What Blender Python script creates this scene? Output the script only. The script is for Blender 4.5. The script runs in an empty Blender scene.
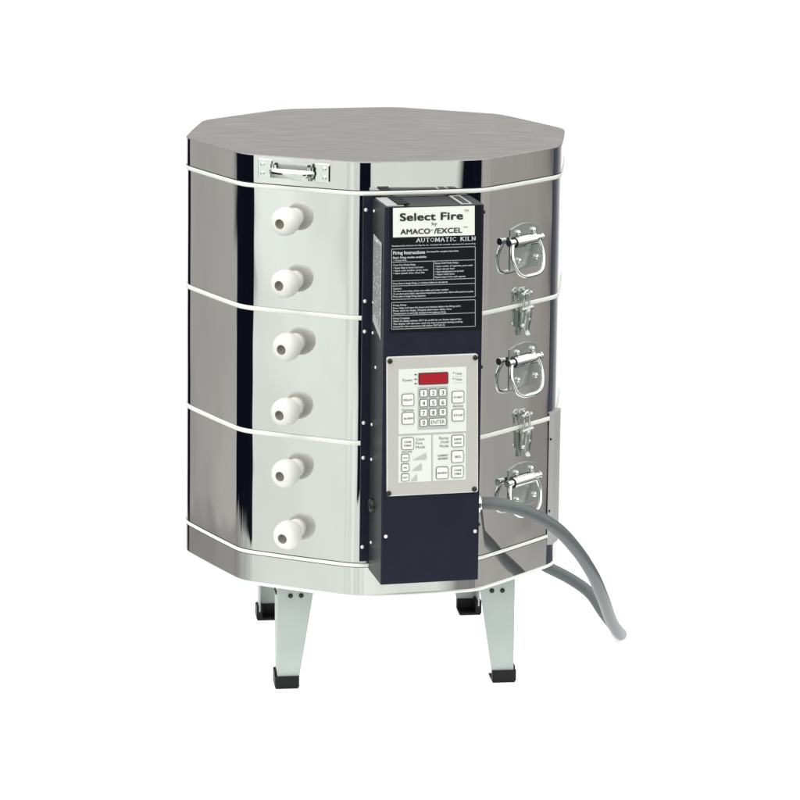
import bpy, math, random
from math import sin, cos, pi, radians as R
from mathutils import Vector, Matrix
random.seed(4)
S = 0.36            # metres per design unit (one unit = corner radius of the shell)
H = 2.78            # height of the lid top above the floor in design units
AP = cos(pi/10)     # apothem of the ten-sided shell
PHI = R(-77.08)
scene = bpy.context.scene
col = scene.collection

# ------------------------------------------------------------------ materials
def mat(name, color, rough=.5, metal=0., spec=.5, bump=None, coat=0., emis=None):
    m = bpy.data.materials.new(name); m.use_nodes = True
    nt = m.node_tree; b = nt.nodes['Principled BSDF']
    b.inputs['Base Color'].default_value = (*color, 1); b.inputs['Roughness'].default_value = rough
    b.inputs['Metallic'].default_value = metal; b.inputs['Specular IOR Level'].default_value = spec
    b.inputs['Coat Weight'].default_value = coat
    if emis:
        b.inputs['Emission Color'].default_value = (*emis[0], 1); b.inputs['Emission Strength'].default_value = emis[1]
    if bump:
        sc, strg, dist, vec = bump
        tc = nt.nodes.new('ShaderNodeTexCoord'); mp = nt.nodes.new('ShaderNodeMapping'); mp.inputs['Scale'].default_value = vec
        nz = nt.nodes.new('ShaderNodeTexNoise'); nz.inputs['Scale'].default_value = sc; nz.inputs['Detail'].default_value = 2
        bp = nt.nodes.new('ShaderNodeBump'); bp.inputs['Strength'].default_value = strg; bp.inputs['Distance'].default_value = dist
        nt.links.new(tc.outputs['Object'], mp.inputs[0]); nt.links.new(mp.outputs[0], nz.inputs['Vector'])
        nt.links.new(nz.outputs[0], bp.inputs['Height']); nt.links.new(bp.outputs[0], b.inputs['Normal'])
    return m
def vary(m, c1, c2, scale, vec=(1,1,1), rough=None, detail=6):
    """noise-driven colour (and roughness) variation"""
    nt = m.node_tree; b = nt.nodes['Principled BSDF']
    tc = nt.nodes.new('ShaderNodeTexCoord'); mp = nt.nodes.new('ShaderNodeMapping'); mp.inputs['Scale'].default_value = vec
    nz = nt.nodes.new('ShaderNodeTexNoise'); nz.inputs['Scale'].default_value = scale; nz.inputs['Detail'].default_value = detail
    cr = nt.nodes.new('ShaderNodeValToRGB')
    cr.color_ramp.elements[0].position = .33; cr.color_ramp.elements[1].position = .67
    cr.color_ramp.elements[0].color = (*c1, 1); cr.color_ramp.elements[1].color = (*c2, 1)
    nt.links.new(tc.outputs['Object'], mp.inputs[0]); nt.links.new(mp.outputs[0], nz.inputs['Vector'])
    nt.links.new(nz.outputs[0], cr.inputs[0]); nt.links.new(cr.outputs[0], b.inputs['Base Color'])
    if rough:
        mr = nt.nodes.new('ShaderNodeMapRange'); mr.inputs['To Min'].default_value = rough[0]; mr.inputs['To Max'].default_value = rough[1]
        nt.links.new(nz.outputs[0], mr.inputs['Value']); nt.links.new(mr.outputs[0], b.inputs['Roughness'])
    return m
M = {}
M['steel'] = mat('stainless_steel', (.70,.70,.69), .035, 1, bump=(5.5, .55, .006, (1,1,.5)))
vary(M['steel'], (.685,.685,.67), (.715,.715,.705), 9, (1,1,.2), rough=(.008,.03))
M['lidtop'] = mat('worn_sheet_steel', (.5,.5,.5), .5, 1, bump=(60, .25, .0008, (.25,1.6,1)))
vary(M['lidtop'], (.305,.295,.285), (.335,.325,.315), 26, (.5,1.5,1), rough=(.46,.56), detail=14)
def scratch(m, scale, vec, lo):
    nt=m.node_tree; b=nt.nodes['Principled BSDF']; src=b.inputs['Base Color'].links[0].from_socket
    tc=nt.nodes.new('ShaderNodeTexCoord'); mp=nt.nodes.new('ShaderNodeMapping'); mp.inputs['Scale'].default_value=vec; mp.inputs['Rotation'].default_value=(0,0,.12)
    nz=nt.nodes.new('ShaderNodeTexNoise'); nz.inputs['Scale'].default_value=scale; nz.inputs['Detail'].default_value=5
    cr=nt.nodes.new('ShaderNodeValToRGB'); cr.color_ramp.elements[0].position=.30; cr.color_ramp.elements[1].position=.72
    cr.color_ramp.elements[0].color=(lo,lo,lo,1); cr.color_ramp.elements[1].color=(1.14,1.14,1.14,1)
    mx=nt.nodes.new('ShaderNodeMix'); mx.data_type='RGBA'; mx.blend_type='MULTIPLY'; mx.inputs[0].default_value=1
    nt.links.new(tc.outputs['Object'],mp.inputs[0]); nt.links.new(mp.outputs[0],nz.inputs['Vector']); nt.links.new(nz.outputs[0],cr.inputs[0])
    nt.links.new(src,mx.inputs[6]); nt.links.new(cr.outputs[0],mx.inputs[7]); nt.links.new(mx.outputs[2],b.inputs['Base Color'])
scratch(M['lidtop'], 150, (.10,1.6,1), .86)
M['chrome'] = mat('zinc_chrome', (.72,.75,.72), .10, 1, bump=(60,.2,.0006,(1,1,1)))
M['galv'] = vary(mat('galvanised_sheet', (.4,.4,.4), .5, .25), (.335,.375,.355), (.375,.415,.395), 16, (1,1,1))
M['cover'] = vary(mat('brushed_cover_sheet', (.5,.5,.49), .5, .2), (.37,.37,.36), (.42,.42,.41), 18, (1,1,.3))
M['zinc'] = mat('zinc_plated_latch', (.50,.54,.51), .27, .92, bump=(80,.3,.0008,(1,1,1)))
M['ceramic'] = mat('white_ceramic', (.70,.70,.65), .5, 0, .35, bump=(90,.15,.0006,(1,1,1)))
M['hole'] = mat('ceramic_bore', (.24,.22,.195), .9)
M['gasket'] = mat('white_edge_trim', (.74,.76,.70), .6, bump=(70,.12,.0004,(1,1,1)))
M['dark'] = mat('dark_gap_shade', (.012,.012,.015), .6)
M['navy'] = vary(mat('navy_painted_sheet', (.01,.01,.02), .42, 0, .2, bump=(400,.15,.0003,(1,1,1))), (.0085,.0095,.020), (.0115,.0125,.025), 22)
M['side'] = mat('charcoal_painted_sheet', (.026,.028,.033), .36, 0, .4, bump=(400,.15,.0003,(1,1,1)))
M['ink'] = mat('black_printed_plate', (.003,.004,.006), .45, 0, .16)
M['slate'] = mat('slate_printed_row', (.012,.018,.024), .4, 0, .35)
M['white'] = mat('white_print', (.74,.75,.69), .5)
M['line'] = mat('grey_printed_line', (.30,.31,.33), .5)
M['print'] = mat('pale_lettering', (.62,.64,.65), .5)
M['black'] = mat('black_lettering', (.012,.012,.014), .5)
M['grey'] = mat('grey_lettering', (.10,.10,.10), .5)
M['plate'] = mat('warm_grey_faceplate', (.46,.455,.42), .45, 0, .4)
M['pedge'] = mat('pale_faceplate_edge', (.72,.72,.68), .45)
M['membrane'] = mat('white_membrane', (.70,.73,.67), .4)
M['keypad'] = mat('stippled_grey_print', (.44,.46,.44), .5)
M['key'] = mat('white_key', (.78,.80,.75), .4)
M['red'] = mat('red_display_window', (.30,.006,.014), .3, 0, .3, emis=((.5,.01,.03), .10))
M['rubber'] = mat('black_rubber', (.004,.004,.0045), .5, 0, .22)
M['screw'] = mat('black_screw', (.02,.02,.02), .25, .6)
M['rivet'] = mat('bright_rivet', (.80,.81,.80), .25, .6)
M['conduit'] = mat('grey_flexible_conduit', (.095,.108,.108), .36, 0, .5)
M['sticker'] = mat('pale_side_label', (.42,.43,.43), .5)
M['floor'] = mat('white_floor_added_glow', (.90,.90,.90), .6, 0, .1, emis=((1,1,1), .55))  # glow added to the floor so shadows under the kiln wash out

# ------------------------------------------------------------------ mesh building
class MB:
    def __init__(s): s.v=[]; s.f=[]; s.m=[]; s.sm=[]; s.mats=[]
    def mi(s, name):
        if name not in s.mats: s.mats.append(name)
        return s.mats.index(name)
    def add(s, vs, fs, mat, smooth=False):
        o=len(s.v); s.v += [tuple(v) for v in vs]; k=s.mi(mat)
        for f in fs: s.f.append([o+i for i in f]); s.m.append(k); s.sm.append(smooth)
    def build(s, name, parent=None, label=None):
        me=bpy.data.meshes.new(name)
        me.from_pydata([(x*S, y*S, (z+H)*S) for x,y,z in s.v], [], s.f)
        for n in s.mats: me.materials.append(M[n])
        for p,k,q in zip(me.polygons, s.m, s.sm): p.material_index=k; p.use_smooth=q
        me.update()
        ob=bpy.data.objects.new(name, me); col.objects.link(ob)
        if parent: ob.parent=parent
        if label: ob['label']=label
        return ob
class Panel:
    """local frame of a side of the shell: s to the right, o outwards from the sheet, z up"""
    def __init__(s, k, ang=None):
        t = PHI+R(36*k+18) if ang is None else ang
        s.n=Vector((sin(t),-cos(t),0)); s.s=Vector((cos(t),sin(t),0))
    def __call__(s, a, o, z): p=s.n*(AP*1.016+o)+s.s*a; return (p.x,p.y,z)
P = [Panel(k) for k in range(10)]
def prism(mb, F, poly, o0, o1, mat, side=None, bev=0.0):
    """poly of (s,z) counter-clockwise seen from outside, extruded from o0 to o1"""
    n=len(poly)
    cx=sum(p[0] for p in poly)/n; cz=sum(p[1] for p in poly)/n
    if bev:
        hw=max(abs(p[0]-cx) for p in poly); hh=max(abs(p[1]-cz) for p in poly)
        inn=[(cx+(a-cx)*(1-bev/hw), cz+(z-cz)*(1-bev/hh)) for a,z in poly]
        b=[F(a,o0,z) for a,z in poly]; m_=[F(a,o1-bev,z) for a,z in poly]; t=[F(a,o1,z) for a,z in inn]
        mb.add(b+m_, [[i,(i+1)%n,n+(i+1)%n,n+i] for i in range(n)], side or mat)
        mb.add(m_+t, [[i,(i+1)%n,n+(i+1)%n,n+i] for i in range(n)], side or mat)
        mb.add(t, [list(range(n))], mat)
    else:
        b=[F(a,o0,z) for a,z in poly]; t=[F(a,o1,z) for a,z in poly]
        mb.add(b+t, [[i,(i+1)%n,n+(i+1)%n,n+i] for i in range(n)], side or mat)
        mb.add(t, [list(range(n))], mat)
    mb.add([F(a,o0,z) for a,z in poly], [list(range(n))[::-1]], side or mat)
def rect(a0,z0,a1,z1): return [(a0,z0),(a1,z0),(a1,z1),(a0,z1)]
def rrect(a0,z0,a1,z1,r,n=5):
    o=[]
    for cx,cz,t in ((a1-r,z0+r,-90),(a1-r,z1-r,0),(a0+r,z1-r,90),(a0+r,z0+r,180)):
        for i in range(n+1):
            q=R(t+90*i/n); o.append((cx+r*cos(q), cz+r*sin(q)))
    return o
def circle(a,z,r,n=16): return [(a+r*cos(2*pi*i/n), z+r*sin(2*pi*i/n)) for i in range(n)]
def tube(mb, pts, rad, mat, n=12, closed=False, caps=True, smooth=True):
    pts=[Vector(p) for p in pts]; N=len(pts)
    if not hasattr(rad,'__len__'): rad=[rad]*N
    up=None; vs=[]
    for i,p in enumerate(pts):
        a=pts[(i-1)%N] if (closed or i>0) else p; b=pts[(i+1)%N] if (closed or i<N-1) else p
        t=(b-a).normalized()
        if up is None: up=t.orthogonal().normalized()
        up=(up-t*up.dot(t)).normalized(); w=t.cross(up)
        for j in range(n):
            q=2*pi*j/n; vs.append(p+(up*cos(q)+w*sin(q))*rad[i])
    fs=[]
    for i in range(N if closed else N-1):
        for j in range(n):
            k=(i+1)%N; fs.append([i*n+j,i*n+(j+1)%n,k*n+(j+1)%n,k*n+j])
    mb.add(vs,fs,mat,smooth)
    if caps and not closed:
        mb.add(vs[:n],[list(range(n))[::-1]],mat); mb.add(vs[-n:],[list(range(n))],mat)
def lathe(mb, base, axis, prof, mat, n=24, smooth=True):
    """prof: list of (radius, distance along axis)"""
    axis=Vector(axis).normalized(); a=axis.orthogonal().normalized(); b=axis.cross(a); base=Vector(base); vs=[]
    for r,d in prof:
        for j in range(n): q=2*pi*j/n; vs.append(base+axis*d+(a*cos(q)+b*sin(q))*r)
    fs=[[i*n+j,i*n+(j+1)%n,(i+1)*n+(j+1)%n,(i+1)*n+j] for i in range(len(prof)-1) for j in range(n)]
    mb.add(vs,fs,mat,smooth)
def rivet(mb, F, a, z, o, r, mat='rivet'):
    lathe(mb, F(a,o,z), F.n, [(r,-.004),(r,r*.25),(r*.85,r*.55),(r*.5,r*.8),(.0001,r*.9)], mat, 12)
def catmull(p, n=8):
    p=[Vector(q) for q in p]; o=[]
    for i in range(len(p)-1):
        a=p[max(i-1,0)]; b=p[i]; c=p[i+1]; d=p[min(i+2,len(p)-1)]
        for k in range(n):
            t=k/n; o.append(.5*((2*b)+(-a+c)*t+(2*a-5*b+4*c-d)*t*t+(-a+3*b-3*c+d)*t**3))
    o.append(p[-1]); return o

# ------------------------------------------------------------------ shell outline: ten bowed panels and rounded bends
def outline(off=0.0, rho=.20, bow=R(1.35), nc=18, np_=8):
    seg=[]; chord=2*AP*math.tan(pi/10)
    Lp=chord-2*rho*math.tan(pi/10); Rp=Lp/(2*sin(bow))
    pts=[]; x=Vector((0,0)); nrm=[]
    for k in range(10):
        a0=PHI+R(36*k); 
        for i in range(nc):      # the bend at corner k: normals a0-18+bow .. a0+18-bow
            pts.append(x.copy()); th0=a0-R(18)+bow; dt=(R(36)-2*bow)/nc; th=th0+dt*(i+.5)
            x=x+Vector((cos(th),sin(th)))*(rho*dt)
        for i in range(np_):     # the panel
            pts.append(x.copy()); dt=2*bow/np_; th=a0+R(18)-bow+dt*(i+.5)
            x=x+Vector((cos(th),sin(th)))*(Rp*dt)
    c=sum(pts, Vector((0,0)))/len(pts)
    pts=[p-c for p in pts]
    tn=Vector((sin(PHI+R(18)),-cos(PHI+R(18))))
    ap=max(p.dot(tn) for p in pts); k=(AP)/ap
    pts=[p*k*1.016 for p in pts]; n=len(pts); out=[]
    for i in range(n):
        t=(pts[(i+1)%n]-pts[i-1]).normalized(); out.append(pts[i]+Vector((t.y,-t.x))*off)
    return out
def loft(mb, rings, mat, smooth=True):
    """rings: list of (offset, z) -> walls"""
    vs=[]; n=0
    for off,z in rings:
        o=outline(off); n=len(o); vs += [(p.x,p.y,z) for p in o]
    fs=[[i*n+j,i*n+(j+1)%n,(i+1)*n+(j+1)%n,(i+1)*n+j] for i in range(len(rings)-1) for j in range(n)]
    mb.add(vs,[f[::-1] if rings[0][1]>rings[-1][1] else f for f in fs],mat,smooth)
def cap(mb, off, z, mat, up=True):
    o=outline(off); n=len(o); mb.add([(p.x,p.y,z) for p in o],[list(range(n)) if up else list(range(n))[::-1]],mat)
def annulus(mb, o0, o1, z, mat):
    a=outline(o0); b=outline(o1); n=len(a)
    mb.add([(p.x,p.y,z) for p in a]+[(p.x,p.y,z) for p in b],[[i,(i+1)%n,n+(i+1)%n,n+i] for i in range(n)],mat)

# ------------------------------------------------------------------ text
_dg=None
def glyphs(txt, bold=0.0, sp=1.0):
    cu=bpy.data.curves.new('lettering','FONT'); cu.body=txt; cu.size=1; cu.offset=bold; cu.space_character=sp; cu.resolution_u=4
    ob=bpy.data.objects.new('lettering',cu); col.objects.link(ob)
    dg=bpy.context.evaluated_depsgraph_get(); e=ob.evaluated_get(dg); me=e.to_mesh()
    vs=[(v.co.x,v.co.y) for v in me.vertices]; fs=[list(p.vertices) for p in me.polygons]
    nz=[p.normal.z for p in me.polygons]
    fs=[f if z>0 else f[::-1] for f,z in zip(fs,nz)]
    e.to_mesh_clear(); bpy.data.objects.remove(ob); bpy.data.curves.remove(cu)
    return vs,fs
def text_at(mb, fn, txt, u0, u1, base, cap_h, mat, off, bold=0.0, sp=1.0):
    """text from u0 to u1 on a baseline; fn maps art coordinates to 3D"""
    vs,fs=glyphs(txt,0,sp)
    if not vs: return
    x0=min(v[0] for v in vs); x1=max(v[0] for v in vs); k=cap_h/.70
    e_=bold*k*1.0
    if bold<=0: passes=((0,0),)
    elif bold<.02: passes=((-1,0),(1,0))
    else: passes=((-1,-.6),(1,-.6),(-1,.6),(1,.6),(0,0))
    for i,(dx,dy) in enumerate(passes):
        mb.add([fn(u0+e_+(x-x0)/(x1-x0)*(u1-u0-2*e_)+dx*e_, base-y*k+dy*e_, off+i*.0002) for x,y in vs], fs, mat)

# ------------------------------------------------------------------ the floor
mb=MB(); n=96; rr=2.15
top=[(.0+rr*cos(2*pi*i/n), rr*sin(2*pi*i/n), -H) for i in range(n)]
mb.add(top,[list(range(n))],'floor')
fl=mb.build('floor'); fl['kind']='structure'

# ------------------------------------------------------------------ the kiln
kiln=bpy.data.objects.new('kiln',None); col.objects.link(kiln); kiln.empty_display_size=.2
kiln['label']='polished stainless steel ten-sided electric kiln on four short legs with a black control box'
kiln['category']='kiln'

Z=[-.156,-.778,-1.410,-2.034]; ZR=-2.193; G=.012
# lid
mb=MB(); e=.004
loft(mb,[(e,Z[0]+G+.003),(e,-.005)],'steel'); loft(mb,[(e,-.005),(e-.001,-.002),(e-.003,0)],'lidtop')
cap(mb,e-.003,.0,'lidtop')
annulus(mb,e-.001,-.06,Z[0]+G+.003,'dark'); loft(mb,[(.0045,Z[0]+G-.004),(.0045,Z[0]+G+.003)],'dark')  # dark strip painted in as the shadow line under the lid edge
lid=mb.build('lid',kiln)
# rolled seam just inside the lid edge and a pressed crease
# rings
tops=[Z[0]-G,Z[1]-G,Z[2]-G]; bots=[Z[1]+G,Z[2]+G,Z[3]+G]
rings=[]
for a,b in zip(tops,bots):
    mb=MB(); loft(mb,[(0,b),(0,a)],'steel'); loft(mb,[(.0015,b-.004),(.0015,b)],'screw'); annulus(mb,0,-.2,a,'dark'); annulus(mb,-.2,0,b,'dark')
    rings.append(mb.build('body_ring',kiln))
mb=MB(); loft(mb,[(.003,ZR+.006),(.003,Z[3]-G)],'steel'); cap(mb,0,ZR+.004,'galv',False); annulus(mb,.003,-.2,Z[3]-G,'dark')
base=mb.build('base_ring',kiln)
# white edge bands
for z,h in zip(Z,(.0112,.0112,.0112,.0088)):
    mb=MB(); loft(mb,[(-.02,z-h),(.0035,z-h),(.0055,z-h*.8),(.006,z),(.0055,z+h*.8),(.0035,z+h),(-.02,z+h)],'gasket')
    mb.build('white_band',kiln)
mb=MB(); loft(mb,[(-.03,ZR-.008),(.007,ZR-.008),(.009,ZR),(.007,ZR+.006),(0,ZR+.006)],'gasket')
mb.build('base_rim',kiln)

# lid handle on the front-left panel
F=P[1]
mb=MB(); hplates=[]
prism(mb,F,rrect(-.226,-.112,-.150,-.018,.008),.002,.012,'chrome',bev=.003)
prism(mb,F,rect(-.150,-.088,-.118,-.040),.002,.030,'chrome')
for z in (-.043,-.088): rivet(mb,F,-.200,z,.012,.011,'chrome')
tube(mb,[F(-.138,.028,-.105),F(-.138,.028,-.035)],.011,'chrome',10)
hplates.append(mb); mb=MB()
prism(mb,F,rrect(.082,-.114,.160,-.020,.008),.002,.012,'chrome',bev=.003)
prism(mb,F,rect(.052,-.090,.082,-.042),.002,.030,'chrome')
for z in (-.043,-.088): rivet(mb,F,.136,z,.012,.011,'chrome')
tube(mb,[F(.068,.028,-.107),F(.068,.028,-.037)],.011,'chrome',10)
hplates.append(mb); mb=MB()
path=[(-.150,.022),(-.140,.040),(-.118,.058),(-.085,.066),(-.035,.068),(.015,.066),(.048,.058),(.070,.040),(.080,.022)]
cp=catmull([(a,o,0) for a,o in path],5); Np=len(cp)
vs=[];nn=14
for i,p in enumerate(cp):
    t=i/(Np-1); hh=.012+.014*sin(pi*t)**.8; ww=.0085; zc=-.072-.004*sin(pi*t)
    tan=(cp[min(i+1,Np-1)]-cp[max(i-1,0)]).normalized(); nx,no=-tan.y,tan.x
    for j in range(nn):
        q=2*pi*j/nn; vs.append(F(p.x+nx*ww*cos(q), p.y+no*ww*cos(q), zc+hh*sin(q)))
mb.add(vs,[[i*nn+j,(i+1)*nn+j,(i+1)*nn+(j+1)%nn,i*nn+(j+1)%nn] for i in range(Np-1) for j in range(nn)],'chrome',True)
hd=mb.build('lid_handle',kiln)
mb=MB(); prb=[(-.022,.002),(-.026,.016),(-.040,.020),(-.056,.010),(-.062,.002)]  # added backing plate; grey and dark colours stand in for shade in the recess
vs=[F(a,o,z) for a in (-.142,.072) for z,o in prb]
mb.add(vs,[[i,5+i,6+i,1+i] for i in range(4)],'cover',True); mb.add(vs,[[0,1,2,3,4],[9,8,7,6,5]],'dark')
for a in (-.128,.050): prism(mb,F,rect(a,-.066,a+.014,-.030),.018,.026,'dark')
mb.build('recess_shade_plate',hd)
for q_ in hplates: q_.build('handle_plate',hd)

# six peephole plugs
for a,z,ty in ((-.032,-.300,.02),(-.030,-.617,-.02),(-.022,-.932,.0),(-.025,-1.258,.03),(-.018,-1.572,.01),(-.010,-1.880,.05)):
    mb=MB(); ax=F.n+F.s*(random.uniform(-.10,.06)-.02)+Vector((0,0,-.06-ty*1.5)); ax.normalize(); b0=F(a,0,z)
    prof=[(.047,-.01),(.047,.020),(.045,.026),(.036,.029),(.036,.036),(.048,.038),(.059,.045),(.067,.059),(.0705,.078),(.0700,.100),(.0660,.118),(.058,.132),(.047,.141),(.036,.145),(.0250,.146)]
    lathe(mb,b0,ax,prof,'ceramic',32)
    lathe(mb,b0,ax,[(.0375,.0285),(.0375,.0335)],'screw',24)
    lathe(mb,b0,ax,[(.0250,.146),(.0235,.141),(.021,.122),(.0001,.121)],'hole',24)
    mb.build('peephole_plug',kiln)
    
# drop handles on the right-hand panel
F=P[3]
def drop_handle(c, z0, tilt):
    mb=MB()
    pl=[(-.105,-.150),(.122,-.150),(.125,.055)]
    for i in range(13):
        t=i/12; pl.append((.123-.228*t, .058+.022*sin(pi*t)))
    pl=[(c+a,z0+z) for a,z in pl]
    prism(mb,F,pl,.001,.006,'zinc',bev=.002)
    for a,z in ((-.048,.038),(.075,.038),(-.040,-.105),(.105,-.105)): rivet(mb,F,c+a,z0+z,.010,.014,'chrome')
    # pressed half-round hinge over the pivot
    pr=[(-.030,.008),(-.026,.026),(-.012,.036),(.004,.038),(.018,.030),(.026,.010)]
    vs=[];
    for a in (-.085,.082):
        for z,o in pr: vs.append(F(c+a,.004+o,z0+z-.006))
    m_=len(pr); mb.add(vs,[[i,m_+i,m_+i+1,i+1] for i in range(m_-1)],'chrome',True)
    mb.add(vs,[list(range(m_)),[m_+i for i in range(m_)][::-1]],'dark')
    h=mb.build('drop_handle',kiln)
    mb=MB(); r=.0105
    # closed wire ring: pivot bar across the top, then D-shaped drop
    drop=[(-.100,.0),(-.122,-.050),(-.124,-.095),(-.100,-.148),(-.055,-.172),(.010,-.176),(.072,-.172),(.114,-.148),(.134,-.095),(.132,-.050),(.112,.0)]
    o_=lambda z: .030+max(0,-z)*tilt
    pts=[F(c-.022+p.x*.94,o_(p.y),z0+p.y) for p in catmull([(a,z,0) for a,z in drop],5)]
    tube(mb,pts,r,'chrome',12)
    for a,b in ((-.128,-.088),(.100,.140)):
        tube(mb,[F(c-.022+a*.95,.030,z0),F(c-.022+b*.95,.030,z0)],.0150,'chrome',14)
    for a in (-.130,.143):
        tube(mb,[F(c-.022+a*.95-.004,.030,z0),F(c-.022+a*.95+.004,.030,z0)],.0185,'chrome',14)
    mb.build('ring',h)
drop_handle(.012,-.440,.24); drop_handle(.022,-1.055,.24); drop_handle(.030,-1.680,.20)

# draw latches across the white bands
def latch(c,zb):
    mb=MB()          # base plate and fork below the band
    prism(mb,F,rrect(c-.036,zb-.122,c+.034,zb-.018,.006),.001,.008,'zinc')
    prism(mb,F,[(c-.034,zb-.122),(c-.034,zb-.152),(c-.010,zb-.152),(c-.012,zb-.122)],.001,.010,'zinc')
    h=mb.build('latch',kiln)
    mb=MB()
    prism(mb,F,rrect(c-.032,zb+.020,c+.034,zb+.090,.014),.001,.008,'zinc',bev=.002)
    tube(mb,[F(c-.038,.026,zb+.058),F(c+.044,.026,zb+.060)],.012,'zinc',12)
    prism(mb,F,rect(c-.022,zb+.026,c+.018,zb+.058),.006,.020,'zinc')
    rivet(mb,F,c+.004,zb+.076,.008,.010,'zinc'); mb.build('catch',h)
    mb=MB()
    tube(mb,catmull([F(c-.022,.024,zb-.080),F(c-.024,.034,zb+.02),F(c-.022,.036,zb+.064),F(c-.002,.038,zb+.078),F(c+.018,.036,zb+.064),F(c+.020,.034,zb+.02),F(c+.018,.024,zb-.080)],5),.0062,'chrome',8)
    mb.build('draw_wire',h)
    mb=MB()
    # lever: bowed channel with rolled top and a turned-out tip
    pr=[(zb-.012,.040),(zb-.030,.046),(zb-.070,.042),(zb-.105,.034),(zb-.128,.032),(zb-.150,.044)]
    vs=[]
    for a0,a1 in ((-.014,.034),):
        for z,o in pr:
            w_=.0 if z>zb-.12 else .008
            vs += [F(c+a0+w_,o-.006,z),F(c+a0+.008+w_,o+.004,z),F(c+a1-.008-w_*.3,o+.004,z),F(c+a1-w_*.3,o-.006,z)]
    mb.add(vs,[[4*i+k,4*(i+1)+k,4*(i+1)+k+1,4*i+k+1] for i in range(len(pr)-1) for k in range(3)],'zinc',True)
    tube(mb,[F(c-.044,.034,zb-.018),F(c+.046,.034,zb-.014)],.0115,'zinc',12)
    tube(mb,[F(c-.024,.022,zb-.020),F(c-.024,.022,zb-.110)],.009,'zinc',10)
    rivet(mb,F,c-.022,zb-.100,.028,.011,'rivet'); rivet(mb,F,c+.012,zb-.070,.044,.008,'zinc')
    mb.build('lever',h)
latch(.010,Z[1]+.0); latch(.030,Z[2]+.0)

# wiring cover wrapped round the right-hand bend
mb=MB()
t3,t4=P[3],P[4]
e0=Vector(t3(.257,.001,0)); e1=Vector(t3(.285,.014,0)); e2=Vector(t4(-.262,.020,0)); e3=Vector(t4(-.225,.022,0)); e4=Vector(t4(-.215,0,0))
ztop,zbot=-1.385,-2.080
sec=[e0,e1,e2,e3,e4]
vs=[(p.x,p.y,z) for z in (zbot,ztop) for p in sec]
mb.add(vs,[[i,i+1,5+i+1,5+i] for i in range(4)],'cover')
mb.add(vs,[[5,6,7,8,9],[4,3,2,1,0]],'cover')
cvF=Panel(0,math.atan2((e1-e0).y,(e1-e0).x))
def cvp(t,z,o=.0):
    d=(e1-e0); n_=Vector((d.y,-d.x,0)).normalized(); p=e0+d*t+n_*o; return Vector((p.x,p.y,z)),n_
for z in (-1.52,-1.90):
    p,n_=cvp(.35,z); lathe(mb,p,n_,[(.006,-.002),(.006,.002),(.0001,.004)],'screw',10)
mb.build('wiring_cover',kiln)

# ------------------------------------------------------------------ control box
F=P[2]; BO=.287; BT=-.178; BB=-2.050; BL=-.2465; BR=.2465
mb=MB()
def quad(a,b,c,d,m): mb.add([a,b,c,d],[[0,1,2,3]],m)
# housing: front, left, right, top, bottom with a small bend radius on the front edges
r=.008
def shell_front():
    pts=[(BL,.010)]+[(BL+r-r*cos(t),BO-r+r*sin(t)) for t in [pi/2*i/4 for i in range(5)]]+[(BR-r+r*sin(t),BO-r+r*cos(t)) for t in [pi/2*i/4 for i in range(5)]]+[(BR,.010)]
    n=len(pts); vs=[F(a,o,z) for z in (BB,BT) for a,o in pts]
    for i in range(n-1):
        m='side' if i==0 or i==n-2 else 'navy'
        mb.add([vs[i],vs[i+1],vs[n+i+1],vs[n+i]],[[0,1,2,3]],m)
    mb.add(vs[n:],[list(range(n))],'ink'); mb.add(vs[:n],[list(range(n))[::-1]],'side')
shell_front()
box=mb.build('control_box',kiln)
mb=MB()
# mounting flange
prism(mb,F,rect(-.292,-2.01,-.2,-.168),.0,.012,'navy')
mb.build('mounting_flange',box)
for z in (-.235,-.69,-.842,-1.303,-1.480,-1.935):
    mb=MB(); rivet(mb,F,-.279,z,.012,.010); mb.build('rivet',box)

# side fittings
SL=type('SideFrame',(),{})()
def side_pt(o,z,out): return F(BL-out,o,z)      # points on the left cheek
for o,z in ((.05,-.235),(.13,-.37),(.05,-.69),(.05,-.842),(.12,-1.0),(.05,-1.303),(.05,-1.48),(.06,-1.90)):
    mb=MB(); lathe(mb,side_pt(o,z,0),-F.s,[(.008,-.002),(.008,.003),(.0001,.006)],'rivet',10); mb.build('rivet',box)
mb=MB()
lathe(mb,side_pt(.10,-1.70,0),-F.s,[(.035,-.002),(.035,.016),(.028,.022),(.0001,.022)],'screw',16)
mb.build('cable_gland',box)
mb=MB()
vs=[side_pt(o,z,.003) for o,z in ((.235,-.36),(.055,-.345),(.055,-.78),(.235,-.84))]
mb.add(vs,[[0,1,2,3]],'sticker')
sf=lambda u,v,off: side_pt(.235-v*.18, -.36-u*.46, .003+off)
words=['VOLTS 240  AMPS 45  PHASE 1  WATTS','CAUTION DISCONNECT FROM SUPPLY','BEFORE SERVICING  USE COPPER WIRE','RATED FOR 60 C MINIMUM','HIGH TEMPERATURE KEEP CLEAR']
for i in range(9):
    text_at(mb,sf,words[i%5],.04,random.uniform(.8,.97),.13+i*.098,.055,'grey',.001,.012)
mb.build('side_label',box)
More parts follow.
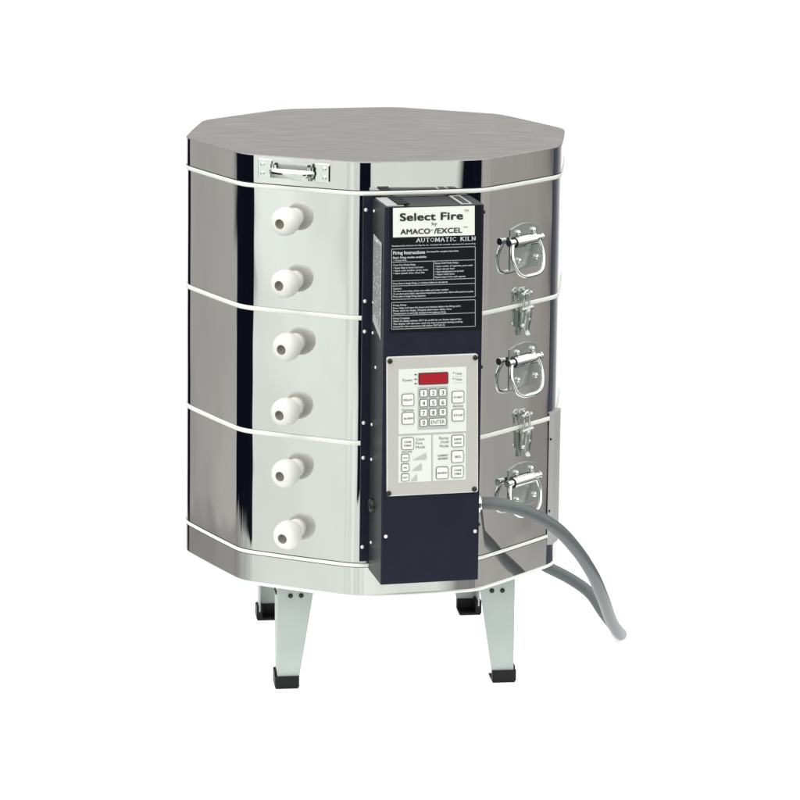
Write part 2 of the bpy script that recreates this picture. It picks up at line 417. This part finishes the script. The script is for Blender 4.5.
# top louvres
mb=MB()
tp=lambda a,o,h: F(a,o,BT+h)
def topbox(a0,a1,o0,o1,h0,h1,m):
    v=[tp(a,o,h) for h in (h0,h1) for a,o in ((a0,o1),(a1,o1),(a1,o0),(a0,o0))]
    mb.add(v,[[0,1,2,3][::-1],[4,5,6,7],[0,1,5,4],[1,2,6,5],[2,3,7,6],[3,0,4,7]],m)
topbox(-.235,-.150,.03,.270,.001,.006,'cover')
for i in range(6): topbox(-.150-.006*i*0-.028,-.118,.05+i*.038,.068+i*.038,.006,.013,'ink')
mb.build('top_vent',box)
mb=MB(); topbox(.135,.190,.03,.270,.001,.006,'cover'); topbox(.147,.178,.06,.255,.006,.008,'ink'); mb.build('top_bracket',box)

# art on the front sheet: u,v are artwork units measured from the sheet's own edges
def A(u,v,off):
    s_=(u-434.5+(v-208)*.0147)*(.00497+(v-208)*2.3e-7)
    return F(s_, BO+off, -.1795-(v-206.7)*.004985)
def aprism(mb,poly,o0,o1,m,side=None):
    n=len(poly); poly=[p for p in poly]
    mb.add([A(u,v,o0) for u,v in poly]+[A(u,v,o1) for u,v in poly],[[i,(i+1)%n,n+(i+1)%n,n+i] for i in range(n)],side or m)
    mb.add([A(u,v,o1) for u,v in poly],[list(range(n))],m)
def ar(u0,v0,u1,v1): return [(u0,v1),(u1,v1),(u1,v0),(u0,v0)]
def arr(u0,v0,u1,v1,r,n=4):
    return [(u, v0+v1-w) for u,w in rrect(u0,v0,u1,v1,r,n)]
L1=.0020
# instruction plate
ip=MB(); aprism(ip,ar(389.3,206.2,481.2,330),.0,L1,'ink'); ip=ip.build('instruction_plate',box)
mb=MB()
aprism(mb,ar(392.6,206.9,474.2,235.8),L1,L1+.002,'white')
T=L1+.0035
text_at(mb,A,'Select Fire',399.2,462.4,219.7,7.3,'black',T,.04,1.05)
text_at(mb,A,'TM',463.6,468.2,212.6,2.2,'black',T,.0)
text_at(mb,A,'by',431.2,436.4,224.8,3.0,'black',T,.01)
text_at(mb,A,'AMACO',399.8,429.6,232.9,5.0,'black',T,.028,1.02)
text_at(mb,A,'®',430.2,432.8,230.4,1.6,'black',T)
text_at(mb,A,'/EXCEL',433.4,461.6,232.9,5.0,'black',T,.028,1.02)
text_at(mb,A,'TM',462.4,466.8,228.6,1.7,'black',T)
mb.build('title_label',box)
mb=MB(); T=L1+.0015
# AUTOMATIC KILN in small serifed capitals
def serif_text(txt,u0,u1,base,ch,m):
    glyph={'A':([(0,0),(.5,1)],[(.5,1),(1,0)],[(.2,.36),(.8,.36)]),'U':([(.1,1),(.1,.25)],[(.1,.25),(.5,0)],[(.5,0),(.9,.25)],[(.9,.25),(.9,1)]),
     'T':([(0,1),(1,1)],[(.5,1),(.5,0)]),'O':([(.5,0),(.05,.3)],[(.05,.3),(.05,.7)],[(.05,.7),(.5,1)],[(.5,1),(.95,.7)],[(.95,.7),(.95,.3)],[(.95,.3),(.5,0)]),
     'M':([(.08,0),(.12,1)],[(.12,1),(.5,.1)],[(.5,.1),(.88,1)],[(.88,1),(.92,0)]),'I':([(.5,0),(.5,1)],),'C':([(.95,.8),(.5,1)],[(.5,1),(.05,.7)],[(.05,.7),(.05,.3)],[(.05,.3),(.5,0)],[(.5,0),(.95,.2)]),
     'K':([(.12,0),(.12,1)],[(.12,.45),(.9,1)],[(.35,.6),(.95,0)]),'L':([(.12,1),(.12,0)],[(.12,0),(.95,0)]),'N':([(.1,0),(.1,1)],[(.1,1),(.9,0)],[(.9,0),(.9,1)])}
    ser={'A':[(0,0),(1,0)],'U':[(.1,1),(.9,1)],'T':[(.5,0)],'M':[(.08,0),(.92,0),(.12,1),(.88,1)],'I':[(.5,0),(.5,1)],'K':[(.12,0),(.12,1),(.95,0),(.9,1)],'L':[(.12,1),(.12,0)],'N':[(.1,0),(.1,1),(.9,1)]}
    wd={'I':.45,'M':1.25,' ':.6,'L':.85}
    tot=sum(wd.get(c,1)+.28 for c in txt)-.28; k=(u1-u0)/tot; x=u0
    for c in txt:
        w=wd.get(c,1)*k
        for i,(a,b) in enumerate(glyph.get(c,())):
            ax_,ay_,bx_,by_=x+a[0]*w,base-a[1]*ch,x+b[0]*w,base-b[1]*ch
            d=math.hypot(bx_-ax_,by_-ay_); hx,hy=-(by_-ay_)/d,(bx_-ax_)/d; th=.36 if abs(by_-ay_)>ch*.5 else .22
            hx*=th; hy*=th
            mb.add([A(ax_-hx,ay_-hy,T),A(ax_+hx,ay_+hy,T),A(bx_+hx,by_+hy,T),A(bx_-hx,by_-hy,T)],[[0,1,2,3]],m)
        for sx,sy in ser.get(c,()):
            cx,cy=x+sx*w,base-sy*ch; mb.add([A(cx-.8,cy+.17,T),A(cx+.8,cy+.17,T),A(cx+.8,cy-.17,T),A(cx-.8,cy-.17,T)],[[0,1,2,3]],m)
        x+=w+.28*k
serif_text('AUTOMATIC KILN',416.0,475.0,241.1,3.8,'print')
text_at(mb,A,'Manufactured for American Art Clay Co., Inc.  Automatic kiln controller instructions for ceramic firing',391.4,475,244.8,1.3,'print',T,.012)
def hl(u0,u1,v,w=.34): mb.add([A(u0,v+w,T),A(u1,v+w,T),A(u1,v-w,T),A(u0,v-w,T)],[[0,1,2,3]],'line')
def vl(u,v0,v1,w=.34): mb.add([A(u-w,v1,T),A(u+w,v1,T),A(u+w,v0,T),A(u-w,v0,T)],[[0,1,2,3]],'line')
for v in (247.2,260.2,278.6,283.6,296.8,299.8,312.8,326.2): hl(391.2,474.8,v)
for u in (391.2,474.8): vl(u,247.2,296.8); vl(u,299.8,326.2)
vl(433,260.2,278.6)
def tl(t,u0,u1,v,h=1.65,b=.012,m='print'): text_at(mb,A,t,u0,u1,v,h,m,T,b)
tl('Firing Instructions',392.6,424.5,252.6,3.3,.02); tl('See manual for complete instructions',426,458,251.6,1.7)
tl('Basic firing modes available:',392.6,426,256.6,1.9,.02); tl('• Cone fire',393,406,259.2,1.6)
for t,u1,v in (('Cone Fire Mode Delay',415,263.8),('• Input delay in hours and start',423,266.6),('• Input cone number, press enter',427.5,269.3),('• Input speed: slow, med, fast',424,271.9)): tl(t,392.8,u1,v)
for t,u1,v in (('Ramp Hold Mode Delays',458,263.2),('• Input number of segments, press enter',472.5,266.2),('• Input rate per hour',454,268.9),('• Input temperature to be held',463,271.6),('• Input hold time',454,274.2),('Repeat steps 2-4 for each segment',465,276.9)): tl(t,434.4,u1,v)
tl('Press Start to begin firing, or continue below to set alarms',392.6,447,282.0)
for t,u1,v in (('Options',401,287.0),('To view cone temp. press cone table and enter number',448,289.6),('To set alarm press alarm, input alarm temperature, press enter. Alarm will sound at set point',473,292.2),('Press start to begin firing sequence',425,294.8)): tl(t,392.6,u1,v)
for t,u1,v in (('Firing Delay',406,303.4),('Press delay and input the hours and minutes before the firing starts',460,306.2),('Press start to begin. Display alternates delay time',451,308.9),('Temperature is normally displayed throughout firing',445,311.6)): tl(t,392.6,u1,v)
for t,u1,v in (('Firing Complete',409,316.4),('When the display indicates CPLT the profile has run. Review elapsed time',461,319.2),('The display will alternate until any key is pressed during cooling',462,321.9),('Unload kiln when temperature falls below 150 F (65 C)',444,324.6)): tl(t,392.6,u1,v)
mb.build('instruction_text',box)

# keypad face plate
mb=MB(); PT=.010
def keypoly(u0,v0,u1,v1,r): return arr(u0,v0,u1,v1,r)
# slight taper of the plate follows the sheet
aprism(mb,keypoly(385.9,353.4,477.0,492.4,2.2),.0,PT,'pedge')
aprism(mb,keypoly(386.7,354.2,476.2,491.6,1.8),PT,PT+.0015,'plate')
pad=mb.build('keypad_plate',box)
Q=PT+.0015
for u,v in ((388.9,357.4),(474.3,357.2),(387.6,489.3),(473.2,489.2)):
    mb=MB(); lathe(mb,A(u,v,Q),F.n,[(.0125,-.002),(.0125,.005),(.009,.009),(.0001,.010)],'screw',14); mb.build('corner_screw',box)
mb=MB()
aprism(mb,ar(397.6,365.8,465.2,430.4),Q,Q+.0015,'membrane')
aprism(mb,ar(397.2,432.6,430.0,479.2),Q,Q+.0015,'membrane')
aprism(mb,ar(431.8,432.6,464.6,479.0),Q,Q+.0015,'membrane')
q=Q+.0015
aprism(mb,ar(416.4,384.2,446.8,427.0),q,q+.001,'keypad')
tt=q+.0022
def kt(t,u0,u1,base,h,m='grey',b=.0): text_at(mb,A,t,u0,u1,base,h,m,tt,b)
kt('Power',401.6,411.4,378.1,2.6); 
for v in (371.6,376.2,380.6): 
    mb.add([A(413.2,v+.6,tt),A(415.6,v+.6,tt),A(415.6,v-.6,tt),A(413.2,v-.6,tt)],[[0,1,2,3]],'grey')
kt('Temp',454.0,460.6,373.2,2.1,b=.01); kt('Time',454.0,460.8,379.2,2.1,b=.01)
for v in (371.3,377.3): mb.add([A(451.6,v+.5,tt),A(453.2,v+.2,tt),A(452.2,v-.9,tt)],[[0,1,2]],'black')
for v in (375.0,381.3): mb.add([A(451,v+.15,tt),A(462,v+.15,tt),A(462,v-.15,tt),A(451,v-.15,tt)],[[0,1,2,3]],'keypad')
kt('Options',400.6,412.6,407.6,2.4); kt('Action',451.6,461.8,405.8,2.4)
for i,t in enumerate(('Cone','Fire','Mode')): kt(t,414.6,(423.0,421,423.8)[i],437.4+i*4.0,2.6)
for i,t in enumerate(('Ramp','Hold','Mode')): kt(t,(438,439.6,438.4)[i],447.2,437.4+i*4.0,2.6)
kt('FIRING SPEED',400.4,410.8,449.2,1.5,'black'); kt('CURRENT',436.2,446.8,454.6,1.9,'black',.01); kt('SEGMENT',436.6,446.8,457.8,1.9,'black',.01)
for (u0,v1,u1,v0) in ((411.2,456.8,425,450.2),(410.6,467.6,420.2,460.2),(409.4,478.0,415.6,471)):
    mb.add([A(u0,v1,tt),A(u1,v1,tt),A(u1,v0,tt)],[[0,1,2]],'keypad')
mb.build('membrane_print',box)
mb=MB(); aprism(mb,arr(417.2,370.2,446.9,382.0,1.2),q,q+.004,'black'); aprism(mb,arr(418.0,371.0,446.1,381.2,.9),q+.004,q+.0055,'red')
mb.build('display',box)
def key(u0,v0,u1,v1,lines,h,r=1.7,b=.0,m='black',pad_=1.5,lw=.62):
    mb=MB(); aprism(mb,arr(u0,v0,u1,v1,r),q,q+.004,'grey'); aprism(mb,arr(u0+lw,v0+lw,u1-lw,v1-lw,r-.4),q+.004,q+.006,'key')
    n=len(lines); c=(v0+v1)/2
    for i,t in enumerate(lines):
        base=c+h/2+(i-(n-1)/2)*h*1.8; w=(u1-u0)-2*pad_
        if len(t)==1: w=h*(.24 if t=='1' else .62)
        elif len(t)<=3: w*=.8
        cu=(u0+u1)/2; text_at(mb,A,t,cu-w/2,cu+w/2,base,h,m,q+.0072,b)
    mb.build('button',box)
for i in range(9):
    cu=(422.3,431.8,441.3)[i%3]; cv=(390.3,400.2,409.9)[i//3]; key(cu-3.9,cv-3.9,cu+3.9,cv+3.9,[str(i+1)],4.2,1.3,.012,'grey')
key(418.4,415.8,426.2,423.6,['0'],4.2,1.3,.012,'grey'); key(427.6,415.6,445.0,423.4,['ENTER'],3.9,1.3,.0,'grey',1.8)
key(400.6,390.2,412.8,402.4,['DELAY'],2.0,b=.015); key(400.6,408.6,412.8,420.8,['ALARM'],2.0,b=.015)
key(450.6,389.6,462.8,401.8,['START'],2.0,b=.015); key(450.6,407.6,462.8,419.8,['STOP'],2.0,b=.015)
key(400.2,434.0,412.4,446.2,['CONE','FIRE'],2.0,b=.012,pad_=2.6)
for v,t in ((454.1,'SLOW'),(463.9,'MED'),(473.9,'FAST')): key(400.0,v-3.9,407.8,v+3.9,[t],1.6,1.3,.01)
key(450.2,433.6,462.6,445.6,['RAMP','HOLD'],2.0,b=.012,pad_=2.6); key(450.0,449.2,462.2,461.4,['SEG'],2.2,b=.012,pad_=2.4)
key(434.6,464.9,446.8,477.1,['REVIEW'],1.9,b=.015,pad_=1.3); key(450.0,464.6,462.2,476.8,['CONE','TABLE'],2.0,b=.012,pad_=2.4)
for u,v in ((385.2,533.2),(474.4,532.6)):
    mb=MB(); lathe(mb,A(u,v,0),F.n,[(.0095,-.002),(.0095,.004),(.006,.008),(.0001,.009)],'rivet',14); mb.build('front_screw',box)
# tiny screws on the right edge of the housing
for v in (214,368,527):
    mb=MB(); lathe(mb,F(BR,.27,-.1795-(v-206.7)*.004985),F.s,[(.009,-.002),(.009,.008),(.0001,.010)],'screw',10); mb.build('edge_screw',box)

# ------------------------------------------------------------------ conduit from the box
cpts=[(.470,-1.085,-1.690),(.56,-1.075,-1.688),(.655,-1.07,-1.700),(.777,-1.03,-1.748),(.912,-.95,-1.846),(1.016,-.85,-1.976),(1.115,-.70,-2.15),(1.19,-.50,-2.341),(1.254,-.25,-2.537),(1.305,-.07,-2.655),(1.335,.06,-2.712),(1.338,.17,-2.742),(1.315,.27,-2.735),(1.262,.33,-2.68),(1.188,.38,-2.585),(1.082,.45,-2.525),(.947,.50,-2.469),(.80,.55,-2.40),(.66,.58,-2.30),(.58,.58,-2.20)]
mb=MB(); cc=catmull(cpts,14); rad=.0325
tube(mb,cc,rad,'conduit',16)
cd=mb.build('conduit',kiln)
mb=MB(); d=Vector(cpts[1])-Vector(cpts[0]); lathe(mb,Vector(cpts[0])-d*.1,d,[(.0001,-.03),(.05,-.03),(.05,.035),(.045,.04),(.045,.062),(.036,.066),(.034,.07)],'chrome',12,False)
mb.build('conduit_fitting',cd)

# ------------------------------------------------------------------ legs
ang=R(7.0); LC=Vector((.048,.0,0)); ex=Vector((cos(ang),sin(ang),0)); ey=Vector((-sin(ang),cos(ang),0))
def leg(sx,sy):
    mb=MB(); cx=sx*.612; cy=sy*.628      # outer corner of the angle
    def W(a,b,z): p=LC+ex*(cx-sx*a)+ey*(cy-sy*b); return (p.x,p.y,z)
    zt=-2.196; zb=-H+.012; t=.008; wt=.195; wb=.106
    def slab(q):  # q: function (along, thick, z)
        v=[q(0,0,zb),q(wb,0,zb),q(wt,0,zt),q(0,0,zt),q(0,t,zb),q(wb,t,zb),q(wt,t,zt),q(0,t,zt)]
        mb.add(v,[[0,1,2,3],[7,6,5,4],[0,4,5,1],[1,5,6,2],[2,6,7,3],[3,7,4,0]],'galv')
    slab(lambda a,b,z: W(a,b,z)); slab(lambda a,b,z: W(b,a,z) if a>0 else W(b,t+.0005,z))
    L=mb.build('leg',kiln)
    mb=MB()
    # rubber foot: bevelled block with the angle standing in it
    e_=.012; w=.112
    def blk(z0,z1,a0,a1,b0,b1):
        v=[W(a,b,z) for z in (z0,z1) for a,b in ((a0,b0),(a1,b0),(a1,b1),(a0,b1))]
        mb.add(v,[[0,1,2,3],[7,6,5,4],[0,4,5,1],[1,5,6,2],[2,6,7,3],[3,7,4,0]],'rubber')
    blk(-H+.001,-H+.010,-e_+.004,w-.004,-e_+.004,w-.004); blk(-H+.010,-H+.014,-e_,w,-e_,w)
    blk(-H+.014,-H+.066,-e_,w,-e_,.020); blk(-H+.014,-H+.080,-e_,.020,.020,w)
    mb.build('rubber_foot',L)
    for a in (.065,.120):
        for b0,n_ in ((W(a,0,-2.290),ey*sy),(W(0,a,-2.290),ex*sx)):
            mb=MB(); lathe(mb,b0,n_,[(.0120,-.002),(.0120,.005),(.008,.008),(.0001,.009)],'screw',14); mb.build('bolt',L)
for sx,sy in ((-1,-1),(1,-1),(-1,1),(1,1)): leg(sx,sy)

# ------------------------------------------------------------------ studio light: a procedural environment of softboxes and flags
w=bpy.data.worlds.new('World'); scene.world=w; w.use_nodes=True; nt=w.node_tree
for n in list(nt.nodes): nt.nodes.remove(n)
N=lambda t: nt.nodes.new(t)
def math_(op,a,b=None,c=None):
    n=N('ShaderNodeMath'); n.operation=op
    for i,x in enumerate((a,b,c)):
        if x is None: continue
        if isinstance(x,(int,float)): n.inputs[i].default_value=x
        else: nt.links.new(x,n.inputs[i])
    return n.outputs[0]
tc=N('ShaderNodeTexCoord'); sep=N('ShaderNodeSeparateXYZ'); nt.links.new(tc.outputs['Generated'],sep.inputs[0])
X,Y,Zc=sep.outputs
az=math_('MULTIPLY_ADD',math_('ARCTAN2',X,math_('MULTIPLY',Y,-1)),1/(2*pi),.5)
def ramp(stops,fac):
    r_=N('ShaderNodeValToRGB'); cr=r_.color_ramp; cr.interpolation='LINEAR'
    for i,(p,c) in enumerate(stops):
        e=cr.elements[i] if i<2 else cr.elements.new(p)
        e.position=p; e.color=(*c,1)
    nt.links.new(fac,r_.inputs[0]); return r_.outputs[0]
WH=(1.03,1.03,1.03); SB=(.95,1.01,.945); GR=(.49,.475,.455); BK=(.006,.007,.014); BL2=(.09,.095,.12)
def azs(lst):
    o=[]
    for a,c in lst: o.append(((a+180)/360,c))
    return o
band=ramp(azs([(-180,WH),(-150,WH),(-149,BK),(-128,BK),(-127,GR),(-117.5,GR),(-116.8,BK),(-53,BK),(-52,SB),(-9,SB),(-8,BK),(20.5,BK),(21.2,SB),(28.6,SB),(29.1,BK),(63,BK),(63.6,(.50,.48,.455)),(98,GR),(104,(.36,.34,.325)),(105,(.06,.065,.085)),(125,(.12,.125,.15)),(150,(.5,.5,.53)),(168,WH),(180,WH)]),az)
low=ramp(azs([(-180,WH),(-150,WH),(-149,(.2,.2,.2)),(-127,(.36,.35,.34)),(-117,(.34,.33,.32)),(-100,(.45,.46,.45)),(-53,(.7,.74,.7)),(-52,SB),(29,SB),(30,(.3,.3,.3)),(63,(.3,.3,.3)),(64,GR),(106,GR),(107,BL2),(150,BL2),(152,WH),(180,WH)]),az)
high=ramp(azs([(-180,(.36,.345,.33)),(-125,(.36,.345,.33)),(-110,(1.6,1.6,1.6)),(110,(1.6,1.6,1.6)),(125,(.36,.345,.33)),(180,(.36,.345,.33))]),az)
def mix(f,a,b):
    m=N('ShaderNodeMix'); m.data_type='RGBA'; m.clamp_factor=True
    nt.links.new(f,m.inputs[0])
    for k,x in ((6,a),(7,b)):
        if isinstance(x,tuple): m.inputs[k].default_value=(*x,1)
        else: nt.links.new(x,m.inputs[k])
    return m.outputs[2]
def smooth(v,a,b):
    n=N('ShaderNodeMapRange'); n.interpolation_type='SMOOTHSTEP'; nt.links.new(v,n.inputs[0]); n.inputs[1].default_value=a; n.inputs[2].default_value=b
    return n.outputs[0]
nz=N('ShaderNodeTexNoise'); nz.inputs['Scale'].default_value=3.5; nz.inputs['Detail'].default_value=1.5; nt.links.new(tc.outputs['Generated'],nz.inputs['Vector'])
Zw=math_('ADD',Zc,math_('MULTIPLY_ADD',nz.outputs[0],.05,-.025))
c=mix(smooth(Zw,-.274,-.266),low,band)
nb=N('ShaderNodeTexNoise'); nb.inputs['Scale'].default_value=7; nb.inputs['Detail'].default_value=1; nt.links.new(tc.outputs['Generated'],nb.inputs['Vector'])
vm=N('ShaderNodeVectorMath'); vm.operation='SCALE'; nt.links.new(c,vm.inputs[0])
front=math_('LESS_THAN',math_('ABSOLUTE',math_('SUBTRACT',az,.5)),.37)      # the studio round the camera is uneven, the backdrop is not
nt.links.new(math_('ADD',1,math_('MULTIPLY',front,math_('MULTIPLY_ADD',nb.outputs[0],.7,-.35))),vm.inputs['Scale']); c=vm.outputs[0]
c=mix(smooth(Zc,-.03,.02),c,high)
c=mix(smooth(Zc,.45,.6),c,(1.9,1.9,1.9))
bg=N('ShaderNodeBackground'); nt.links.new(c,bg.inputs[0]); bg.inputs[1].default_value=1.0
out=N('ShaderNodeOutputWorld'); nt.links.new(bg.outputs[0],out.inputs[0])

# one soft key lamp, high and to the left of the camera
ld=bpy.data.lights.new('key_lamp','AREA'); ld.shape='RECTANGLE'; ld.size=1.2; ld.size_y=1.0; ld.energy=32; ld.color=(1,.985,.96)
lo=bpy.data.objects.new('key_lamp',ld); col.objects.link(lo); lo.location=(-2.2,-3.0,3.4)
lo.rotation_euler=(Vector((0,0,.55))-Vector(lo.location)).to_track_quat('-Z','Y').to_euler()

# ------------------------------------------------------------------ camera
cd_=bpy.data.cameras.new('camera'); cam=bpy.data.objects.new('camera',cd_); col.objects.link(cam); scene.camera=cam
cd_.sensor_width=36; cd_.lens=2998.5/800*36; cd_.shift_x=(400-377.79)/800; cd_.shift_y=-(400-120.07)/800
cd_.clip_start=.1; cd_.clip_end=200
cam.matrix_world=Matrix.Translation((0,-15.4897*S,(2.24379+H)*S)) @ Matrix.Rotation(R(90-8.0),4,'X') @ Matrix.Rotation(R(.634),4,'Z')

scene.render.engine='CYCLES'
scene.cycles.max_bounces=10; scene.cycles.glossy_bounces=8
scene.render.resolution_x=1024; scene.render.resolution_y=1024
vs_=scene.view_settings; vs_.view_transform='Standard'; vs_.look='None'; vs_.exposure=0; vs_.gamma=1
